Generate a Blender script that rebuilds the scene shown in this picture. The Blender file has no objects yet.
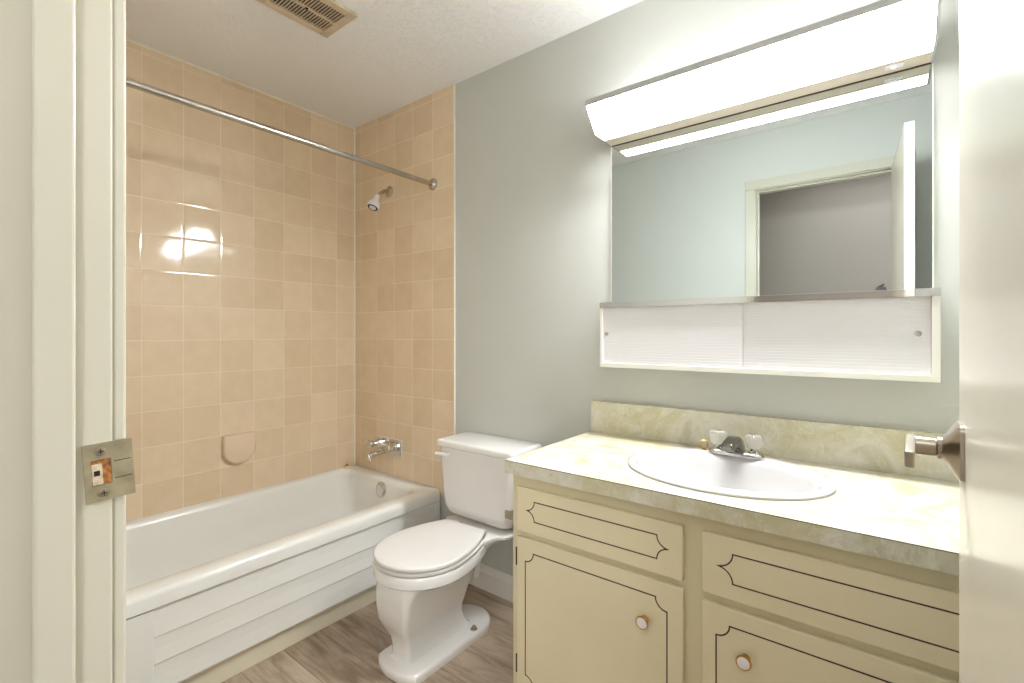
import bpy, bmesh, math, random
from mathutils import Vector, Matrix
random.seed(4)
PI = math.pi
S = bpy.context.scene
COL = S.collection

# ------------------------------------------------------------------ camera, world, exposure
cam_d = bpy.data.cameras.new('camera')
cam_d.sensor_width = 36.0
cam_d.lens = 36.0 * 476.5 / 1024
cam_d.shift_y = -7.5 / 1024
cam_d.clip_start = 0.01
cam = bpy.data.objects.new('camera', cam_d)
COL.objects.link(cam)
cam.location = (0, 0, 1.2)
cam.rotation_euler = (PI / 2, 0, math.atan2(368, 476.5))
S.camera = cam

w = bpy.data.worlds.new('world'); S.world = w
w.use_nodes = True
w.node_tree.nodes['Background'].inputs[0].default_value = (0.9, 0.95, 1.0, 1)
w.node_tree.nodes['Background'].inputs[1].default_value = 0.3
S.view_settings.view_transform = 'Standard'
S.view_settings.look = 'None'
S.view_settings.gamma = 1
S.view_settings.exposure = 0.36
S.view_settings.use_curve_mapping = False
wl = bpy.data.lights.new('window_fill', 'AREA')     # fill light added behind the camera, at an unseen made-up hall window
wl.shape = 'RECTANGLE'; wl.size = 0.95; wl.size_y = 1.5; wl.energy = 34; wl.color = (0.93, 0.97, 1.0)
wlo = bpy.data.objects.new('window_fill', wl); COL.objects.link(wlo)
wlo.location = (0.95, -1.12, 1.475); wlo.rotation_euler = (PI / 2, 0, 0)
LAMP = 86.0          # vanity fixture diffuser
HALL_FILL = 3.0         # added fill panel on the hall ceiling

# ------------------------------------------------------------------ room dimensions
YB = 1.70      # back (vanity) wall
XL = -2.505    # long tiled wall
XR = 0.30      # right wall
YF = 0.1328    # bathroom face of the door wall
YH = 0.020     # hall face of the door wall
ZC = 2.44
JL, JR = -0.605, 0.085   # door jamb faces
HEAD = 2.085

# ------------------------------------------------------------------ materials
def srgb(r, g, b):
    f = lambda c: (c / 255 / 12.92) if c / 255 <= 0.04045 else ((c / 255 + 0.055) / 1.055) ** 2.4
    return (f(r), f(g), f(b), 1)

class NT:
    def __init__(s, name):
        s.m = bpy.data.materials.new(name); s.m.use_nodes = True
        s.t = s.m.node_tree; s.b = s.t.nodes['Principled BSDF']
    def n(s, typ, **kw):
        nd = s.t.nodes.new(typ)
        for k, v in kw.items():
            if k.startswith('i_'):
                key = k[2:]
                key = int(key) if key.isdigit() else key
                nd.inputs[key].default_value = v
            else: setattr(nd, k, v)
        return nd
    def l(s, a, b): s.t.links.new(a, b)
    def math(s, op, a, b=None, c=None):
        nd = s.n('ShaderNodeMath', operation=op)
        for i, q in enumerate((a, b, c)):
            if q is None: continue
            if isinstance(q, (int, float)): nd.inputs[i].default_value = q
            else: s.l(q, nd.inputs[i])
        return nd.outputs[0]
    def ramp(s, fac, stops):
        r = s.n('ShaderNodeValToRGB'); s.l(fac, r.inputs[0])
        e = r.color_ramp.elements
        while len(e) < len(stops): e.new(0.5)
        for k, (p, c) in enumerate(stops): e[k].position = p; e[k].color = c
        return r.outputs[0]
    def mix(s, fac, a, b, blend='MIX'):
        m = s.n('ShaderNodeMix', data_type='RGBA', blend_type=blend)
        if isinstance(fac, (int, float)): m.inputs[0].default_value = fac
        else: s.l(fac, m.inputs[0])
        for q, i in ((a, 6), (b, 7)):
            if isinstance(q, tuple): m.inputs[i].default_value = q
            else: s.l(q, m.inputs[i])
        return m.outputs[2]
    def noise(s, vec, scale, detail=3, rough=0.5, dist=0.0):
        nd = s.n('ShaderNodeTexNoise')
        nd.inputs['Scale'].default_value = scale; nd.inputs['Detail'].default_value = detail
        nd.inputs['Roughness'].default_value = rough; nd.inputs['Distortion'].default_value = dist
        if vec is not None: s.l(vec, nd.inputs['Vector'])
        return nd.outputs[0]
    def obj(s): return s.n('ShaderNodeTexCoord').outputs['Object']
    def bump(s, h, strength, dist=0.002):
        b = s.n('ShaderNodeBump'); b.inputs['Strength'].default_value = strength
        b.inputs['Distance'].default_value = dist
        s.l(h, b.inputs['Height']); s.l(b.outputs[0], s.b.inputs['Normal'])
        return b

def simple(name, col, rough=0.5, metal=0.0, var=0.04, vscale=6, bump=0.0, bscale=200, spec=0.5, coat=0.0):
    t = NT(name); o = t.obj()
    n = t.noise(o, vscale, 4)
    dark = tuple(c * (1 - var * 2) for c in col[:3]) + (1,)
    lite = tuple(min(1, c * (1 + var)) for c in col[:3]) + (1,)
    t.l(t.ramp(n, [(0.3, dark), (0.7, lite)]), t.b.inputs['Base Color'])
    t.b.inputs['Roughness'].default_value = rough
    t.b.inputs['Metallic'].default_value = metal
    t.b.inputs['Specular IOR Level'].default_value = spec
    t.b.inputs['Coat Weight'].default_value = coat
    if bump: t.bump(t.noise(o, bscale, 2), bump, 0.001)
    return t.m

def tile_mat(name, axis, a0, z0, pitch, c1, c2, grout):
    """square glazed ceramic tiles with per-tile shade, slight cushion and waviness"""
    t = NT(name); o = t.obj()
    sp = t.n('ShaderNodeSeparateXYZ'); t.l(o, sp.inputs[0])
    u = t.math('DIVIDE', t.math('SUBTRACT', sp.outputs[axis], a0), pitch)
    v = t.math('DIVIDE', t.math('SUBTRACT', sp.outputs[2], z0), pitch)
    def edge(x):
        f = t.math('FRACT', x)
        return t.math('MINIMUM', f, t.math('SUBTRACT', 1.0, f))
    e = t.math('MINIMUM', edge(u), edge(v))
    g = t.math('LESS_THAN', e, 0.010)
    cu, cv = t.math('FLOOR', u), t.math('FLOOR', v)
    cb = t.n('ShaderNodeCombineXYZ'); t.l(cu, cb.inputs[0]); t.l(cv, cb.inputs[1])
    wn = t.n('ShaderNodeTexWhiteNoise', noise_dimensions='3D'); t.l(cb.outputs[0], wn.inputs['Vector'])
    mott = t.noise(o, 14, 4, 0.6)
    k = t.math('ADD', t.math('MULTIPLY', wn.outputs[0], 0.4), t.math('MULTIPLY', mott, 0.6))
    col = t.ramp(k, [(0.2, c1), (0.8, c2)])
    t.l(t.mix(t.math('MULTIPLY', g, 0.65), col, grout), t.b.inputs['Base Color'])
    t.l(t.math('ADD', t.math('MULTIPLY', g, 0.5), 0.08), t.b.inputs['Roughness'])
    # height: grout recess + per-tile tilt + low waviness
    h = t.math('SMOOTH_MIN', t.math('MULTIPLY', e, 14.0), 0.6, 0.4)
    cs = t.n('ShaderNodeSeparateColor'); t.l(wn.outputs['Color'], cs.inputs[0])
    tilt = t.math('ADD',
        t.math('MULTIPLY', t.math('SUBTRACT', cs.outputs[0], 0.5), t.math('FRACT', u)),
        t.math('MULTIPLY', t.math('SUBTRACT', cs.outputs[1], 0.5), t.math('FRACT', v)))
    wav = t.noise(o, 9, 1)
    hh = t.math('ADD', t.math('ADD', t.math('MULTIPLY', h, 0.35), t.math('MULTIPLY', tilt, 0.5)), t.math('MULTIPLY', wav, 0.55))
    t.bump(hh, 0.9, 0.0022)
    return t.m

def wall_paint(name, col, rough=0.6):
    return simple(name, col, rough, var=0.015, vscale=2, bump=0.12, bscale=260, spec=0.3)

M = {}
M['grey_wall'] = wall_paint('soft_grey_paint', srgb(202, 202, 195), 0.5)
M['taupe_wall'] = wall_paint('taupe_hall_paint', srgb(170, 160, 152), 0.7)
M['trim'] = simple('cream_gloss_trim', srgb(198, 193, 176), 0.28, var=0.015, vscale=5, bump=0.06, bscale=60)
M['door'] = simple('cream_door_paint', srgb(228, 221, 204), 0.22, var=0.015, vscale=3, bump=0.05, bscale=30)
M['white_base'] = simple('white_baseboard_paint', srgb(236, 232, 224), 0.35, var=0.01)
M['porcelain'] = simple('white_porcelain', srgb(236, 232, 228), 0.12, var=0.01, vscale=3, coat=0.3)
M['seat'] = simple('white_toilet_seat_plastic', srgb(229, 224, 220), 0.25, var=0.01)
M['tub'] = simple('white_enamel_tub', srgb(238, 235, 228), 0.2, var=0.012, vscale=2)
M['sink'] = simple('white_china_sink', srgb(204, 200, 199), 0.15, var=0.01)
M['chrome'] = simple('polished_chrome', srgb(215, 213, 210), 0.08, 1.0, var=0.02)
M['shaded_chrome'] = simple('chrome_dark_reflections', srgb(120, 116, 110), 0.1, 1.0, var=0.02)  # spout chrome with dark reflections and shade painted into its colour
M['nickel'] = simple('satin_nickel', srgb(190, 180, 165), 0.28, 1.0, var=0.05, vscale=30)
M['dull_steel'] = simple('dull_strike_steel', srgb(186, 176, 150), 0.45, 0.8, var=0.12, vscale=60)
M['rod'] = simple('brushed_steel_rod', srgb(190, 182, 172), 0.2, 1.0, var=0.05, vscale=20)
M['rust'] = simple('rusty_metal', srgb(176, 116, 62), 0.7, var=0.35, vscale=220)
M['kick'] = simple('cream_kick_board', srgb(232, 222, 198), 0.5, var=0.02)
M['worn_paint'] = simple('worn_cream_paint_patch', srgb(206, 190, 160), 0.7, var=0.15, vscale=200)
M['black'] = simple('black_recess', srgb(20, 18, 16), 0.6)
M['dark_hole'] = simple('dark_gap', srgb(40, 34, 28), 0.9)
M['brass'] = simple('aged_brass', srgb(205, 165, 95), 0.28, 1.0, var=0.15, vscale=80)
M['vent'] = simple('tan_vent_metal', srgb(208, 188, 160), 0.5, var=0.06, vscale=30)
M['housing'] = simple('beige_fixture_metal', srgb(214, 200, 180), 0.4, var=0.02)
M['rail'] = simple('grey_aluminium_rail', srgb(188, 186, 184), 0.45, 0.2, var=0.03)
M['cabinet'] = simple('cream_cabinet_paint', srgb(236, 223, 190), 0.38, var=0.03, vscale=3, bump=0.05, bscale=90)
M['cabinet_frame'] = simple('olive_cream_frame_paint', srgb(226, 214, 180), 0.4, var=0.03, vscale=3)
M['inlay'] = simple('dark_brown_painted_line', srgb(62, 44, 28), 0.6, var=0.2, vscale=60)
M['white_cab'] = simple('white_cabinet_laminate', srgb(242, 238, 228), 0.3, var=0.01)
M['grout_line'] = simple('cream_caulk', srgb(240, 232, 216), 0.5, var=0.02)
M['soap'] = simple('cream_glazed_ceramic', srgb(232, 208, 178), 0.15, var=0.03)
M['white_plastic'] = simple('white_shower_plastic', srgb(240, 234, 238), 0.25, var=0.01)

def mirror_mat():
    t = NT('silvered_mirror_glass')
    t.b.inputs['Base Color'].default_value = (0.69, 0.735, 0.73, 1)
    t.b.inputs['Metallic'].default_value = 1; t.b.inputs['Roughness'].default_value = 0.0
    return t.m
M['mirror'] = mirror_mat()

def acrylic():
    t = NT('clear_acrylic_handle')
    t.b.inputs['Base Color'].default_value = (0.97, 0.97, 0.95, 1)
    t.b.inputs['Roughness'].default_value = 0.05
    t.b.inputs['Transmission Weight'].default_value = 0.85
    t.b.inputs['IOR'].default_value = 1.45
    return t.m
M['acrylic'] = acrylic()

def lamp_mat(name, strength, col):
    t = NT(name)
    t.b.inputs['Base Color'].default_value = (0.9, 0.88, 0.84, 1)
    t.b.inputs['Roughness'].default_value = 0.4
    t.b.inputs['Emission Color'].default_value = col
    t.b.inputs['Emission Strength'].default_value = strength
    return t.m
M['diffuser'] = lamp_mat('lit_acrylic_diffuser', LAMP, (0.91, 0.965, 1.0, 1))
M['underside'] = lamp_mat('lit_acrylic_underside', LAMP * 0.17, (0.93, 0.97, 1.0, 1))
M['top_sheet'] = lamp_mat('dim_acrylic_top', LAMP * 0.065, (0.91, 0.965, 1.0, 1))
M['hall_fill_glow'] = lamp_mat('hall_fill_emitter', HALL_FILL, (0.93, 0.97, 1.0, 1))  # glow of the added hall fill panel

def ceil_mat():
    t = NT('white_stippled_ceiling'); o = t.obj()
    t.b.inputs['Base Color'].default_value = srgb(246, 243, 240)
    t.b.inputs['Roughness'].default_value = 0.9
    a = t.noise(o, 70, 3, 0.6)
    b = t.ramp(t.noise(o, 62, 4, 0.65), [(0.52, (0, 0, 0, 1)), (0.62, (1, 1, 1, 1))])
    h = t.math('ADD', t.math('MULTIPLY', a, 0.4), b)
    t.bump(h, 0.6, 0.0035)
    return t.m
M['ceiling'] = ceil_mat()

def floor_mat():
    """vinyl wood planks running along x"""
    t = NT('grey_brown_vinyl_planks'); o = t.obj()
    sp = t.n('ShaderNodeSeparateXYZ'); t.l(o, sp.inputs[0])
    W, L = 0.15, 1.2
    v = t.math('DIVIDE', sp.outputs[1], W); row = t.math('FLOOR', v)
    off = t.n('ShaderNodeTexWhiteNoise', noise_dimensions='1D'); t.l(row, off.inputs['W'])
    u = t.math('ADD', t.math('DIVIDE', sp.outputs[0], L), off.outputs[0])
    cb = t.n('ShaderNodeCombineXYZ'); t.l(t.math('FLOOR', u), cb.inputs[0]); t.l(row, cb.inputs[1])
    wn = t.n('ShaderNodeTexWhiteNoise', noise_dimensions='3D'); t.l(cb.outputs[0], wn.inputs['Vector'])
    mp = t.n('ShaderNodeMapping'); mp.inputs['Scale'].default_value = (1.6, 9, 1)
    add = t.n('ShaderNodeVectorMath', operation='ADD')
    sc = t.n('ShaderNodeVectorMath', operation='SCALE'); t.l(wn.outputs['Color'], sc.inputs[0]); sc.inputs['Scale'].default_value = 7
    t.l(o, add.inputs[0]); t.l(sc.outputs[0], add.inputs[1]); t.l(add.outputs[0], mp.inputs[0])
    g = t.noise(mp.outputs[0], 2.2, 6, 0.62, 0.9)
    mp2 = t.n('ShaderNodeMapping'); mp2.inputs['Scale'].default_value = (3, 60, 1); t.l(add.outputs[0], mp2.inputs[0])
    g2 = t.noise(mp2.outputs[0], 2.0, 3, 0.6, 0.4)
    k = t.math('ADD', t.math('MULTIPLY', g, 0.7), t.math('ADD', t.math('MULTIPLY', g2, 0.2), t.math('MULTIPLY', wn.outputs[0], 0.14)))
    col = t.ramp(k, [(0.32, srgb(118, 97, 80)), (0.46, srgb(156, 134, 113)), (0.58, srgb(184, 164, 143)), (0.72, srgb(200, 184, 164))])
    fv = t.math('FRACT', v); fu = t.math('FRACT', u)
    e = t.math('MINIMUM', t.math('MINIMUM', fv, t.math('SUBTRACT', 1.0, fv)),
               t.math('MULTIPLY', t.math('MINIMUM', fu, t.math('SUBTRACT', 1.0, fu)), L / W))
    gap = t.math('LESS_THAN', e, 0.012)
    t.l(t.mix(t.math('MULTIPLY', gap, 0.45), col, srgb(84, 68, 54)), t.b.inputs['Base Color'])
    t.b.inputs['Roughness'].default_value = 0.38
    t.bump(t.math('SUBTRACT', t.math('MULTIPLY', g2, 0.3), gap), 0.35, 0.001)
    return t.m
M['floor'] = floor_mat()

def laminate():
    """cream laminate with olive and grey marble veining"""
    t = NT('marbled_cream_laminate'); o = t.obj()
    n1 = t.noise(o, 3.4, 4, 0.55, 1.4)
    n2 = t.noise(o, 7.0, 4, 0.6, 2.2)
    base = t.ramp(n1, [(0.32, srgb(190, 182, 150)), (0.46, srgb(222, 217, 202)), (0.58, srgb(206, 198, 164)), (0.72, srgb(224, 221, 212))])
    vein = t.math('ABSOLUTE', t.math('SUBTRACT', n2, 0.5))
    vm = t.ramp(vein, [(0.0, (1, 1, 1, 1)), (0.022, (0, 0, 0, 1))])
    c = t.mix(t.math('MULTIPLY', vm, 0.35), base, srgb(240, 238, 224))
    n3 = t.noise(o, 16.0, 4, 0.7, 1.2)
    pm = t.ramp(n3, [(0.58, (0, 0, 0, 1)), (0.70, (1, 1, 1, 1))])
    c = t.mix(t.math('MULTIPLY', pm, 0.5), c, srgb(176, 166, 116))
    t.l(c, t.b.inputs['Base Color']); t.b.inputs['Roughness'].default_value = 0.22
    return t.m
M['laminate'] = laminate()

TILE1, TILE2, GR = srgb(222, 197, 164), srgb(237, 215, 185), srgb(243, 228, 205)
M['tile_left'] = tile_mat('tan_wall_tile_long', 1, 1.571, 0.402, 0.1540, TILE1, TILE2, GR)
M['tile_back'] = tile_mat('tan_wall_tile_shower', 0, -1.671, 0.402, 0.1540, TILE1, TILE2, GR)

# ------------------------------------------------------------------ mesh helpers
def box(bm, x0, x1, y0, y1, z0, z1, bev=0.0, seg=2, mi=0):
    r = bmesh.ops.create_cube(bm, size=1)
    vs = r['verts']
    for v in vs:
        v.co = Vector(((x0 + x1) / 2 + v.co.x * (x1 - x0), (y0 + y1) / 2 + v.co.y * (y1 - y0), (z0 + z1) / 2 + v.co.z * (z1 - z0)))
    fs = {f for v in vs for f in v.link_faces}
    for f in fs: f.material_index = mi
    if bev > 0:
        es = list({e for v in vs for e in v.link_edges})
        b = bmesh.ops.bevel(bm, geom=es, offset=bev, segments=seg, profile=0.5, affect='EDGES')
        for f in b['faces']: f.material_index = mi
    return bm

def frame_of(d):
    d = Vector(d).normalized()
    a = Vector((0, 0, 1)) if abs(d.z) < 0.9 else Vector((1, 0, 0))
    x = d.cross(a).normalized(); y = d.cross(x).normalized()
    return x, y, d

def lathe(bm, origin, axis, prof, seg=32, mi=0, sx=1.0, sy=1.0, cap=True):
    """prof: list of (distance along axis, radius)"""
    X, Y, D = frame_of(axis); O = Vector(origin); rings = []
    for h, r in prof:
        rings.append([bm.verts.new(O + D * h + X * (r * sx * math.cos(2 * PI * k / seg)) + Y * (r * sy * math.sin(2 * PI * k / seg))) for k in range(seg)])
    for a, b in zip(rings, rings[1:]):
        for k in range(seg):
            f = bm.faces.new((a[k], a[(k + 1) % seg], b[(k + 1) % seg], b[k])); f.material_index = mi
    if cap:
        for rg in (rings[0], rings[-1]):
            f = bm.faces.new(rg); f.material_index = mi
    return bm

def cyl(bm, p0, p1, r0, r1=None, seg=24, mi=0):
    r1 = r0 if r1 is None else r1
    d = Vector(p1) - Vector(p0)
    return lathe(bm, p0, d, [(0, r0), (d.length, r1)], seg, mi)

def tube(bm, pts, rad, seg=14, mi=0):
    pts = [Vector(p) for p in pts]; rings = []
    if isinstance(rad, (int, float)): rad = [rad] * len(pts)
    for i, p in enumerate(pts):
        d = (pts[min(i + 1, len(pts) - 1)] - pts[max(i - 1, 0)])
        X, Y, D = frame_of(d)
        rings.append([bm.verts.new(p + X * rad[i] * math.cos(2 * PI * k / seg) + Y * rad[i] * math.sin(2 * PI * k / seg)) for k in range(seg)])
    for a, b in zip(rings, rings[1:]):
        for k in range(seg): bm.faces.new((a[k], a[(k + 1) % seg], b[(k + 1) % seg], b[k])).material_index = mi
    bm.faces.new(rings[0]).material_index = mi; bm.faces.new(rings[-1]).material_index = mi
    return bm

def loft(bm, rings, cap0=True, cap1=True, mi=0, close=True):
    vr = [[bm.verts.new(Vector(p)) for p in r] for r in rings]
    n = len(vr[0])
    for a, b in zip(vr, vr[1:]):
        for k in range(n if close else n - 1):
            bm.faces.new((a[k], a[(k + 1) % n], b[(k + 1) % n], b[k])).material_index = mi
    if cap0: bm.faces.new(vr[0]).material_index = mi
    if cap1: bm.faces.new(vr[-1]).material_index = mi
    return bm

def prism_x(bm, prof, x0, x1, mi=0):
    """prof: closed polygon of (y, z)"""
    return loft(bm, [[(x0, y, z) for y, z in prof], [(x1, y, z) for y, z in prof]], mi=mi)
def prism_y(bm, prof, y0, y1, mi=0):
    return loft(bm, [[(x, y0, z) for x, z in prof], [(x, y1, z) for x, z in prof]], mi=mi)
def prism_z(bm, prof, z0, z1, mi=0):
    return loft(bm, [[(x, y, z0) for x, y in prof], [(x, y, z1) for x, y in prof]], mi=mi)

def oval(cx, cy, hx, yf, yb, z, n=48, ex=2.0):
    """egg ring: half width hx, front reach yf (towards -y), back reach yb"""
    pts = []
    for k in range(n):
        a = 2 * PI * k / n; c, s_ = math.cos(a), math.sin(a)
        x = hx * math.copysign(abs(c) ** (2 / ex), c)
        y = math.copysign(abs(s_) ** (2 / ex), s_)
        y = y * (yb if y > 0 else yf)
        pts.append((cx + x, cy + y, z))
    return pts

def rrect(x0, x1, y0, y1, r, z, n=8):
    pts = []
    for cx, cy, a0 in ((x1 - r, y1 - r, 0), (x0 + r, y1 - r, PI / 2), (x0 + r, y0 + r, PI), (x1 - r, y0 + r, 1.5 * PI)):
        for k in range(n + 1):
            a = a0 + PI / 2 * k / n
            pts.append((cx + r * math.cos(a), cy + r * math.sin(a), z))
    return pts

def root_of(o):
    while o.parent: o = o.parent
    return o

def obj(name, bm, mats, parent=None, smooth=False, origin=None, bevel=0.0, subsurf=0, angle=35):
    bmesh.ops.recalc_face_normals(bm, faces=bm.faces)
    if parent is not None: off = root_of(parent).location.copy()
    elif origin is not None: off = Vector(origin)
    else: off = Vector((0, 0, 0))
    for v in bm.verts: v.co -= off
    me = bpy.data.meshes.new(name); bm.to_mesh(me); bm.free()
    for m in (mats if isinstance(mats, (list, tuple)) else [mats]):
        me.materials.append(M[m] if isinstance(m, str) else m)
    if smooth:
        for p in me.polygons: p.use_smooth = True
        if hasattr(me, 'set_sharp_from_angle'): me.set_sharp_from_angle(angle=math.radians(angle))
    o = bpy.data.objects.new(name, me); COL.objects.link(o)
    if parent is not None: o.parent = parent
    elif origin is not None: o.location = off
    if bevel:
        b = o.modifiers.new('bevel', 'BEVEL'); b.width = bevel; b.segments = 3; b.limit_method = 'ANGLE'; b.angle_limit = math.radians(40)
    if subsurf:
        q = o.modifiers.new('subsurf', 'SUBSURF'); q.levels = subsurf; q.render_levels = subsurf
    return o

def tag(o, label, cat, group=None):
    o['label'] = label; o['category'] = cat
    if group: o['group'] = group
    return o
def thing(name, label, cat, loc, group=None):
    o = bpy.data.objects.new(name, None); COL.objects.link(o); o.location = loc
    o.empty_display_size = 0.1
    return tag(o, label, cat, group)
def struct(name, bm, mats, **kw):
    o = obj(name, bm, mats, **kw); o['kind'] = 'structure'; return o
def B(): return bmesh.new()

# ------------------------------------------------------------------ room shell
T = 0.1
struct('floor', box(B(), XL - T, 1.6, -1.1, YB + T, -0.05, 0), 'floor')
struct('ceiling', box(B(), XL - T, XR + T, YF, YB + T, ZC, ZC + 0.05), 'ceiling')
struct('ceiling_hall', box(B(), XL - T, 1.6, -1.1, YF, ZC, ZC + 0.05), 'ceiling')
struct('wall_back', box(B(), XL - T, XR + T, YB, YB + T, 0, ZC), 'grey_wall')
struct('wall_left', box(B(), XL - T, XL, YH, YB + 0.0, 0, ZC), 'tile_left')
struct('wall_right', box(B(), XR, XR + T, YF, YB, 0, ZC), 'grey_wall')
bm = box(B(), XL, JL - 0.02, YH, YF, 0, ZC)
box(bm, JR + 0.02, XR + T, YH, YF, 0, ZC); box(bm, JL - 0.02, JR + 0.02, YH, YF, HEAD + 0.02, ZC)
struct('wall_front', bm, 'grey_wall')
bm = box(B(), XL, -1.671, YF, YF + 0.006, 0.40, ZC)
struct('wall_tub_foot', bm, 'tile_back')
# tiled shower end of the back wall, thin layer of tile with a white caulked edge
bm = box(B(), XL, -1.671, YB - 0.006, YB, 0.38, ZC)
struct('wall_shower', bm, 'tile_back')
struct('trim_1', box(B(), -1.6735, -1.667, YB - 0.008, YB, 0.42, ZC, 0.0015), 'grout_line')
struct('trim_2', prism_z(B(), [(XL, YB - 0.006), (XL + 0.006, YB - 0.006), (XL, YB - 0.012)], 0.415, ZC), 'grout_line')
struct('trim_3', prism_y(B(), [(XL, ZC), (XL + 0.007, ZC), (XL, ZC - 0.007)], YF + 0.006, YB - 0.012), 'grout_line')
# hall
bm = box(B(), XL, 0.45, -1.1, -1.0, 0, ZC)
box(bm, 1.45, 1.6, -1.1, -1.0, 0, ZC); box(bm, 0.45, 1.45, -1.1, -1.0, 0, 0.7); box(bm, 0.45, 1.45, -1.1, -1.0, 2.25, ZC)
struct('wall_hall', bm, 'taupe_wall')
bm = B()
for q in ((0.45, 0.49, 0.7, 2.25), (1.41, 1.45, 0.7, 2.25), (0.49, 1.41, 0.7, 0.74), (0.49, 1.41, 2.21, 2.25), (0.935, 0.965, 0.74, 2.21)):
    box(bm, q[0], q[1], -1.07, -1.02, q[2], q[3], 0.004)
struct('added_window_1', bm, 'trim')  # window frame added around the fill light, unseen from the camera
struct('wall_hall_left', box(B(), XL - T, XL, -1.1, YH, 0, ZC), 'taupe_wall')
struct('wall_hall_right', box(B(), 1.5, 1.6, -1.0, YH, 0, ZC), 'taupe_wall')
struct('wall_hall_front', box(B(), XR + T, 1.5, YH, YF, 0, ZC), 'taupe_wall')
# baseboards
def baseboard(name, x0, x1, y, h=0.112):
    pr = [(y, 0), (y - 0.014, 0), (y - 0.014, h - 0.03), (y - 0.008, h - 0.016), (y - 0.006, h), (y, h)]
    return struct(name, prism_x(B(), pr, x0, x1), 'white_base')
baseboard('baseboard_back', -1.757, -0.89, YB)
pr = [(YF, 0), (YF + 0.014, 0), (YF + 0.014, 0.08), (YF + 0.006, 0.112), (YF, 0.112)]
struct('baseboard_front', prism_x(B(), pr, -1.755, -0.668), 'white_base')

# door frame: jambs with stops, head, casings on the bathroom side
bm = B()
box(bm, JL - 0.02, JL, YH - 0.004, YF, 0, HEAD + 0.02, 0.002)
struct('trim_4', bm, 'trim')
# stop profile with eased edge
bm = box(B(), JL, JL + 0.011, 0.0747, 0.1035, 0, HEAD - 0.0105, 0.003, 3)
struct('trim_5', bm, 'trim')
bm = box(B(), JR, JR + 0.02, YH - 0.004, YF, 0, HEAD + 0.02, 0.002)
box(bm, JR - 0.011, JR, 0.0605, 0.0905, 0, HEAD - 0.0105, 0.003)
struct('trim_6', bm, 'trim')
bm = box(B(), JL, JR, YH - 0.004, YF, HEAD, HEAD + 0.02, 0.002)
box(bm, JL, JR, 0.0747, 0.1035, HEAD - 0.01, HEAD, 0.002)
struct('trim_7', bm, 'trim')
def casing(name, x0, x1, z0, z1, y0, y1):
    return struct(name, box(B(), x0, x1, y0, y1, z0, z1, 0.003, 3), 'trim')
casing('trim_8', JL - 0.061, JL - 0.005, 0, HEAD + 0.005, YF, 0.145)
casing('trim_9', JR + 0.005, JR + 0.061, 0, HEAD + 0.005, YF, 0.145)
casing('trim_10', JL - 0.061, JR + 0.061, HEAD + 0.005, HEAD + 0.061, YF, 0.145)
casing('trim_11', JR + 0.005, JR + 0.061, 0, HEAD + 0.061, 0.005, YH)
casing('trim_12', JL - 0.061, JL - 0.005, 0, HEAD + 0.061, 0.005, YH)

# unseen fill panel added on the hall ceiling (lights the hall and the near side of the frame)
t = thing('hall_fill_panel', 'added unseen white fill light panel on the hallway ceiling outside the bathroom door', 'fill light', (0.1, -0.5, ZC))
bm = B()
for q in ((-0.55, 0.75, -0.82, -0.80), (-0.55, 0.75, -0.20, -0.18), (-0.55, -0.53, -0.80, -0.20), (0.73, 0.75, -0.80, -0.20)):
    box(bm, q[0], q[1], q[2], q[3], ZC - 0.035, ZC - 0.0005, 0.002)
obj('fill_panel_frame', bm, 'white_cab', t)
obj('fill_panel_face', box(B(), -0.5299, 0.7299, -0.7999, -0.2001, ZC - 0.030, ZC - 0.024), 'hall_fill_glow', t)

# ------------------------------------------------------------------ open door with lever handle
HX, HY = 0.047, 0.148      # hinge end of the visible face
LX, LY = 0.079, 0.82       # latch end of the visible face
dl = math.hypot(LX - HX, LY - HY); ang = math.atan2(LY - HY, LX - HX)
Rm = Matrix.Translation((HX, HY, 0)) @ Matrix.Rotation(ang, 4, 'Z')   # local x along door, local -y = away from opening
def to_door(bm):
    bmesh.ops.transform(bm, matrix=Rm, verts=bm.verts); return bm
# local frame: x 0..dl, visible face y=0 (towards -x world = local +y), thickness to local -y
door = struct('door_1', to_door(box(B(), 0, dl, -0.035, 0, 0.012, 2.078, 0.0025, 3)), 'door')
door['label'] = 'cream painted flush door standing open at the right edge'; door['category'] = 'door'
hx, hz = dl - 0.068, 1.066
bm = B()
# flared square rosette
def sq(cx, cz, h, y, r=0.3, n=6):
    return [(cx + px, y, cz + pz) for px, pz, _ in rrect(-h, h, -h, h, h * r, 0, n)]
loft(bm, [sq(hx, hz, 0.031, 0.0), sq(hx, hz, 0.031, 0.004), sq(hx, hz, 0.027, 0.007), sq(hx, hz, 0.018, 0.013, 0.5), sq(hx, hz, 0.0125, 0.018, 0.7), sq(hx, hz, 0.0125, 0.022, 0.9)])
handle = obj('door_handle', to_door(bm), 'nickel', door, True)
handle['label'] = 'satin nickel lever handle'
bm = B()
lathe(bm, (hx, 0.022, hz), (0, 1, 0), [(0, 0.0105), (0.022, 0.0105)], 28)
loft(bm, [[(hx + a, 0.042 + b, hz + c) for a, b, c in ((0.012, 0, -0.011), (0.012, 0.009, -0.011), (0.012, 0.009, 0.011), (0.012, 0, 0.011))],
          [(hx - 0.03 + a, 0.042 + b, hz + c) for a, b, c in ((0, 0, -0.011), (0, 0.009, -0.011), (0, 0.009, 0.011), (0, 0, 0.011))],
          [(hx - 0.088 + a, 0.042 + b, hz + c) for a, b, c in ((0, 0, -0.010), (0, 0.009, -0.010), (0, 0.009, 0.008), (0, 0, 0.008))]])
obj('lever', to_door(bm), 'nickel', handle, True, bevel=0.002)
bm = B(); box(bm, dl - 0.0005, dl + 0.001, -0.029, -0.006, hz - 0.028, hz + 0.028, 0)
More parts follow.
